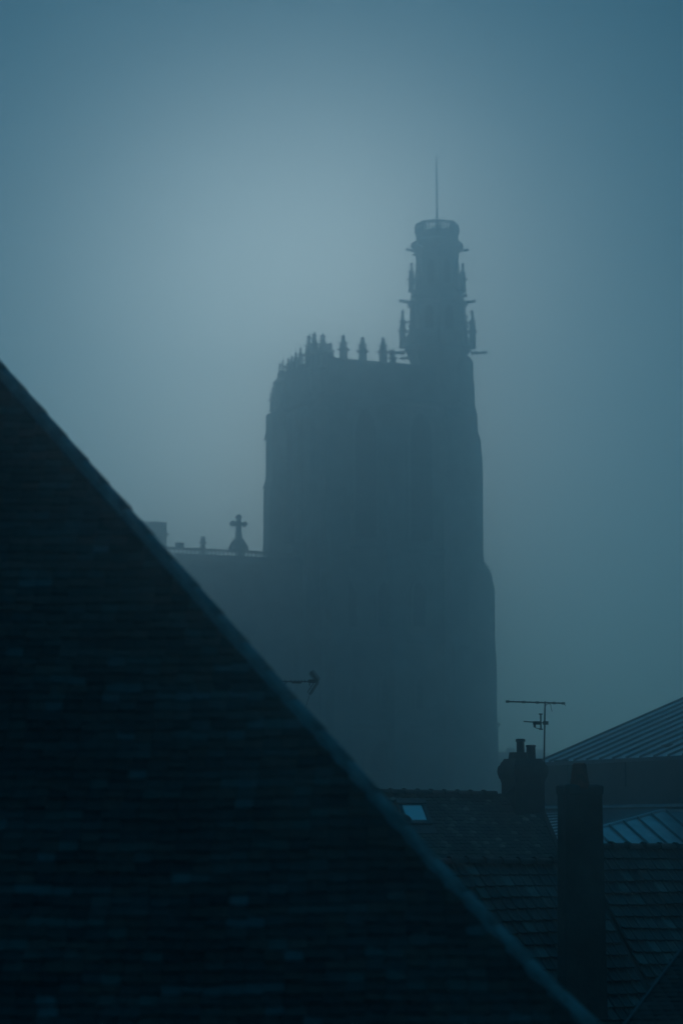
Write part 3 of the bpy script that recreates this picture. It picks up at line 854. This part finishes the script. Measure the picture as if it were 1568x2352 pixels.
# bay lines run up the slope (constant x)
q = [G(u, 1939).x for u in (1442.6, 1484.5, 1528.5, 1571)]
dx = (q[3] - q[0]) / 3
xs = [q[0] + dx * k for k in range(-7, 8)]
for a, b in zip(xs, xs[1:]):
    if b < h0.x: continue
    a_ = max(a, h0.x)
    def top(x): return min(yt, h0.y + (x - h0.x) * (h1.y - h0.y) / (h1.x - h0.x))
    if top(b) < eave_y + .05: continue
    pts = [gfront(a_ + .01, eave_y), gfront(b - .01, eave_y), gfront(b - .01, top(b)), gfront(a_ + .01, top(a_))]
    part('panel', MB().prism(pts, nG * .012), roofG, 'zinc')
    part('seam', MB().prism([gfront(b - .026, eave_y, 0), gfront(b + .026, eave_y, 0), gfront(b + .02, eave_y, .07), gfront(b - .02, eave_y, .07)], gfront(b, top(b)) - gfront(b, eave_y)), roofG, 'zinc_dark')
# left slope: climbs from the hip to the tall wall behind, seams running across to the right
wl_ = GF.l(EF.w(EF.hit_x(1238, 1868, .0))); wr_ = GF.l(EF.w(EF.hit_x(1528, 1860, .0)))
h0l = h0 + (h0 - h1) * .06
nL = (h1 - h0l).cross(wl_ - h0l).normalized()
if nL.z < 0: nL = -nL
def PL(s_, t, h=0.0):
    a_ = h0l + (wl_ - h0l) * t; b_ = h1 + (wr_ - h1) * t
    return a_ + (b_ - a_) * s_ + nL * h
slope = MB()
slope.add([PL(0, 0, -.02), PL(1, 0, -.02), PL(1, 1, -.02), PL(0, 1, -.02), PL(0, 0, -.1), PL(1, 0, -.1), PL(1, 1, -.1), PL(0, 1, -.1)],
          [(0, 1, 2, 3), (7, 6, 5, 4), (0, 4, 5, 1), (1, 5, 6, 2), (2, 6, 7, 3), (3, 7, 4, 0)])
part('roof', slope, hg, 'zinc_dark')
NB = 9
for i in range(NB):
    t0, t1 = i / NB, (i + 1) / NB
    pb_ = MB(); pb_.add([PL(0, t0), PL(1, t0), PL(1, t1 - .004), PL(0, t1 - .004), PL(0, t0, .014), PL(1, t0, .014), PL(1, t1 - .004, .014), PL(0, t1 - .004, .014)],
                        [(3, 2, 1, 0), (4, 5, 6, 7), (0, 1, 5, 4), (1, 2, 6, 5), (2, 3, 7, 6), (3, 0, 4, 7)])
    part('panel', pb_, roofG, 'zinc')
    part('seam', MB().bar(PL(0, t1, .02), PL(1, t1, .02), .045, 6), roofG, 'zinc_dark')
part('hip_cap', MB().bar(h0 + Vector((0, 0, .02)), h1 + Vector((0, 0, .02)), .06, 8), roofG, 'zinc')
part('ridge_cap', MB().bar(h1 + Vector((0, 0, .02)), gfront(9, yt, .02), .06, 8), roofG, 'zinc')
part('wall', MB().box((h0.x + .4, eave_y + .4, 0), (8.6, eave_y + 4.5, gfront(0, eave_y).z - .1)), hg, 'plaster')

# ------------------------------------------------------------------ two houses with rolled tiles
def roll_house(name, label, u_r, v_r, Yr, x0, x1, drop, seen, pitch=R(44), red_at=None, pale=.12):
    pr = at(u_r, v_r, Yr); fr = Frame(pr.x, pr.y, PHI); zr_ = pr.z
    h = empty(name, fr.o, PHI, label, 'house')
    c_, s_ = math.cos(pitch), math.sin(pitch); rn = drop / math.tan(pitch)
    part('wall', MB().box((x0 + .1, -rn + .35, 0), (x1 - .1, rn - .35, zr_ - drop + .2)).prism([Vector((x0 + .12, -rn + .4, zr_ - drop)), Vector((x0 + .12, rn - .4, zr_ - drop)), Vector((x0 + .12, 0, zr_ - .35))], (x1 - x0 - .24, 0, 0)), h, 'plaster')
    rf = part('roof', MB().prism([Vector((x0, -rn, zr_ - drop)), Vector((x0, 0, zr_)), Vector((x0, rn, zr_ - drop)), Vector((x0, rn, zr_ - drop - .2)), Vector((x0, 0, zr_ - .22)), Vector((x0, -rn, zr_ - drop - .2))], (x1 - x0, 0, 0)), h, 'ridge_clay')
    E_, w_ = .30, .205
    pl = []
    for r_ in range(1, int(drop / s_ / E_) + 1):
        t = r_ * E_ + .03
        for k in range(int((x1 - x0) / w_)):
            x = x0 + (k + .5) * w_
            hgt = .03 + .022 * math.sin(x * .8 + r_ * .35) + .014 * math.sin(x * 2.1 - r_ * .6) + random.uniform(-.003, .005)
            pl.append((slope_matrix(x, -t * c_ - hgt * s_, zr_ - t * s_ + hgt * c_, pitch, random.uniform(-.015, .015), -R(8) + random.uniform(-.012, .012), random.uniform(-.04, .04)), rand_tint(pale)))
    lay_tiles(rf, fr, roll_tile(w_ * 1.02, E_ + .05, .034), 'roll_tile', pl, seen)
    rmesh = ridge_tile_mesh(.36, .12, 'ridge_clay'); rred = ridge_tile_mesh(.36, .12, 'red_clay')
    x = x0
    while x < x1 - .1:
        w = fr.w((x + .18, 0, zr_)); u, v, d = pix(w)
        red = red_at is not None and any(abs(u - q) < 18 for q in red_at)
        o = link('ridge_tile', rred if red else rmesh, rf)
        if red: o['label'] = 'newer red ridge tile'
        o.location = (x, 0, zr_ + .035 + .012 * math.sin(x * 2)); o.rotation_euler = (random.uniform(-.05, .05), random.uniform(-.025, .025), random.uniform(-.03, .03)); x += .36
    return h, fr, zr_
hideC = lambda u, v: not (1278 < u < 1388 and v < 2300)
hbl, BLF, ZBL = roll_house('roll_tiled_house', 'dark house with rolled tiles and a lower ridge left of the tall chimney', 1290, 1984, 46.5, -6.0, .48, 6.4,
    lambda u, v: u > hip_u(v) + 12 and hideC(u, v), red_at=(1012,))
nB = BLF.M.to_3x3() @ Vector((0, -math.sin(R(44)), math.cos(R(44))))
p_br = hit(1300, 1952, BLF.w((0, 0, ZBL)), nB)
hbr, BRF, ZBR = roll_house('roll_tiled_house', 'dark house with rolled tiles under the zinc annex at the right edge', 1300, 1952, p_br.y, .49 - BLF.l(p_br).x, 7.5, 7.0,
    lambda u, v: hideC(u, v) and not (u > 1465 and v > 2314 - (u - 1465) * 1.32))
# tall rendered chimney with one tapered pot
YC = 43.6
pcx = at(1332, 1810, YC); KF = Frame(pcx.x, pcx.y, PHI)
l_ = KF.hit_y(1298, 1900, -.14).x; r_ = KF.hit_y(1383, 1900, -.14).x
zk2 = lambda v: at(1332, v, YC).z
hxc = (r_ - l_) / 2; cxc = (r_ + l_) / 2; hyc = .14
oc = rstack([(zk2(2420), hxc + .05, hyc + .02), (zk2(1826), hxc, hyc), (zk2(1823), hxc + .015, hyc + .015), (zk2(1808), hxc + .02, hyc + .02), (zk2(1805), hxc + .01, hyc + .01), (zk2(1802), hxc * .8, hyc * .7)], cxc, 0.0)
# the chimney is built into the left house: same grid, so its frame differs by a shift only
sh = BLF.l(KF.w((0, 0, 0)))
oc.v = [(x + sh.x, y + sh.y, z) for x, y, z in oc.v]
chC = part('chimney', oc, hbl, 'chimney_render', 'tall plain rendered chimney with one tapered clay pot')
pq = KF.hit_y(1330, 1806, 0)
zb_, zt_ = zk2(1808), zk2(1752); k_ = 43.6 / F
pb = MB().stack([(zb_ - .02, 23 * k_), (zk2(1800), 22 * k_), (zk2(1790), 20 * k_), (zk2(1775), 18 * k_), (zk2(1764), 16.2 * k_), (zk2(1759), 16 * k_), (zk2(1755), 14.8 * k_), (zt_, 12.5 * k_), (zt_, 10 * k_), (zt_ - .15, 9.5 * k_)], 18, (pq.x + sh.x, sh.y))
part('chimney_pot', pb, chC, 'terracotta', 'tapered terracotta chimney pot', True)

# ------------------------------------------------------------------ dark roof at the lower right corner
pj = at(1568, 2178, 33)
pj2 = at(1465, 2314, 31.6)
JF = Frame(pj.x, pj.y, 0)
hj = empty('house', JF.o, 0, 'dark tiled gable roof with a pale verge in the lower right corner', 'house')
a = JF.l(pj); b_ = JF.l(pj2); vdir = (a - b_)
A1 = a + vdir * 1.6; B1 = b_ - vdir * 1.4
wj = 4.0
nJ = vdir.cross(Vector((1, 0, 0))).normalized(); nJ = -nJ if nJ.z < 0 else nJ
roofJ = part('roof', MB().prism([B1 - nJ * .05, B1 + Vector((wj + 3, 0, 0)) - nJ * .05, A1 + Vector((wj, 0, 0)) - nJ * .05, A1 - nJ * .05], nJ * -.15), hj, 'ridge_clay')
part('wall', MB().box((B1.x + 1.2, A1.y + .3, 0), (B1.x + 6, A1.y + 4, B1.z)), hj, 'dark_plaster')
part('verge', MB().prism([B1 + Vector((-.018, 0, 0)), B1 + Vector((.018, 0, 0)), B1 + Vector((.018, 0, 0)) + nJ * .04, B1 + Vector((-.018, 0, 0)) + nJ * .04], A1 - B1), roofJ, 'lead')
upJ = Vector((0, vdir.y, vdir.z)); pj_ = math.atan2(vdir.z, vdir.y)
pl = []; sl = math.hypot((A1 - B1).y, (A1 - B1).z); k = int(sl / .115)
for i in range(k):
    o0 = B1 + (A1 - B1) * (i / k)
    for j in range(22):
        x = o0.x + .1 + (j + .5 * (i % 2)) * .166
        pl.append((slope_matrix(x, o0.y, o0.z, pj_, random.uniform(-.03, .03), -R(4) + random.uniform(-.03, .03), random.uniform(-.03, .03)), rand_tint(.03)))
lay_tiles(roofJ, JF, plain_tile(.163, .2, .016, .006), 'old_tile', pl, lambda u, v: True)

# ------------------------------------------------------------------ the foreground house: steep old roof with a hip
def fz(y):
    """height of the front slope at depth y: steep above, flared towards the eave"""
    return ZF0 + np.interp(y, FY, FZ)
# hip in plan at 45 degrees; heights read along it
hip3 = []
y_ref, pr = 21.0, at(640, 1578, 21.0)
for (u, v) in HIPL:
    v += 13 if v < 1600 else 46                      # the hip tiles stand proud of this line
    d = ray(u, v)
    # x = pr.x - (y - 21)  and  x = d.x / d.y * y
    y = (pr.x + 21.0) / (1 + d.x / d.y)
    p = at(u, v, y); hip3.append(p)
hip3.sort(key=lambda p: p.y)
FY = [p.y for p in hip3]; FZ = [p.z for p in hip3]
s_top = (FZ[-1] - FZ[-2]) / (FY[-1] - FY[-2]); s_bot = (FZ[1] - FZ[0]) / (FY[1] - FY[0])
FY = [FY[0] - 1.2] + FY + [FY[-1] + 1.6]; FZ = [FZ[0] - 1.2 * s_bot * .92] + FZ + [FZ[-1] + 1.6 * s_top]
ZF0 = 0.0
HX = lambda y: pr.x - (y - 21.0)
XLF = -6.5
FFm = Frame(0, 21.0, 0)
hf = empty('steep_roofed_house', (0, 21.0, 0), 0, 'big steep roofed house in the foreground with a pale mortared hip', 'house')
ys = np.linspace(FY[0], FY[-1], 26)
deck = MB(); hh = .03
L_pts = [Vector((XLF, y - 21, fz(y) - hh)) for y in ys]; H_pts = [Vector((HX(y), y - 21, fz(y) - hh)) for y in ys]
n = len(ys)
deck.add(L_pts + H_pts, [(i, n + i, n + i + 1, i + 1) for i in range(n - 1)])
# return slope to the right of the hip, falling away to +x with the same profile
RB = [Vector((HX(ys[i]), FY[-1] + 4 - 21, fz(ys[i]) - hh)) for i in range(n)]
deck.add(H_pts + RB, [(i, n + i, n + i + 1, i + 1) for i in range(n - 1)])
roofF = part('roof', deck, hf, 'ridge_clay', 'steep slope of small old plain tiles')
e0 = fz(ys[0])
part('wall', MB().box((XLF, ys[0] - 21 + .5, 0), (HX(ys[0]) - .5, FY[-1] + 4 - 21, e0 - .12)), hf, 'plaster')
pl = []
EXP = .112; TW = .156
y = ys[0]; r_ = 0
while y < FY[-1] - .05:
    sl = (fz(y + .05) - fz(y - .05)) / .1; p_ = math.atan(sl)
    off = (r_ % 2) * TW / 2 + random.uniform(-.02, .02)
    k = 0
    wob = random.uniform(-.002, .002); EXP = random.uniform(.105, .118)
    while True:
        x = HX(y) - .15 - off - k * TW; k += 1
        if x < XLF: break
        sag = .030 * math.sin(x * .8 + .5) + .015 * math.sin(x * 1.9 + y) 
        h_ = .012 + random.uniform(-.002, .003)
        tn = tn if (k > 1 and random.random() < .38) else rand_tint(.04)
        jy = random.uniform(-.011, .011)
        pl.append((slope_matrix(x, y + jy - 21 - h_ * math.sin(p_), fz(y + jy) + h_ * math.cos(p_) + sag * .5 + wob, p_, random.uniform(-.05, .05), -R(4.4) + random.uniform(-.016, .012), random.uniform(-.03, .03)), min(1, max(0, tn + random.uniform(-.06, .06)))))
    for k in range(38):        # the return slope beyond the hip
        yy = y + .14 + off + k * TW; jy = random.uniform(-.011, .011)
        Mr = Matrix.Translation((HX(y) + .02 + jy, yy - 21, fz(y) + .012 - jy * sl)) @ Matrix.Rotation(R(90), 4, 'Z') @ Matrix.Rotation(p_ - R(4.4) + random.uniform(-.014, .010), 4, 'X') @ Matrix.Rotation(random.uniform(-.04, .04), 4, 'Z')
        pl.append((Mr, rand_tint(.07)))
    y += EXP * math.cos(p_); r_ += 1
lay_tiles(roofF, FFm, plain_tile(.151, .185, .011, .006), 'old_tile', pl, lambda u, v: u < hip_u(v) - 25)
# hip: mortar bed and half-round hip tiles
def hipP(y): return Vector((HX(y), y - 21, fz(y)))
bed = MB()
for a_, b2 in zip(ys, ys[1:]): bed.bar(hipP(a_) + Vector((0, 0, -.025)), hipP(b2) + Vector((0, 0, -.025)), .078, 8)
part('mortar_bed', bed, roofF, 'hip_mortar')
y = ys[0]; i = 0
while y < FY[-1] - .1:
    a_ = hipP(y); q = hipP(y + .1); d = (q - a_).normalized(); L_ = .42
    b2 = a_ + d * (L_ * 1.08); jx = Vector((random.uniform(-.006, .006), 0, random.uniform(-.005, .006)))
    m = MB()
    m.bar(a_ + jx + Vector((0, 0, .012)), b2 + jx * .5 + Vector((0, 0, .002)), .060 + random.uniform(-.004, .004), 12, .057)
    part('hip_tile', m, roofF, 'hip_mortar', None, True)
    y += d.y * L_; i += 1

# ------------------------------------------------------------------ haze
hz = MB().box((-260, -60, -1.0), (260, 460, 97.0))
me = hz.mesh('haze', None)
hm = bpy.data.materials.new('fog'); hm.use_nodes = True
hn_ = hm.node_tree.nodes; hn_.clear()
ho = hn_.new('ShaderNodeOutputMaterial'); pv = hn_.new('ShaderNodeVolumePrincipled')
pv.inputs['Color'].default_value = (*HAZE_COLOR, 1)
pv.inputs['Density'].default_value = HAZE_DENSITY
pv.inputs['Anisotropy'].default_value = HAZE_ANISO
hm.node_tree.links.new(pv.outputs[0], ho.inputs['Volume'])
me.materials.append(hm)
hzo = link('haze', me); hzo['kind'] = 'stuff'; hzo['label'] = 'thick blue fog filling the air round the tower'
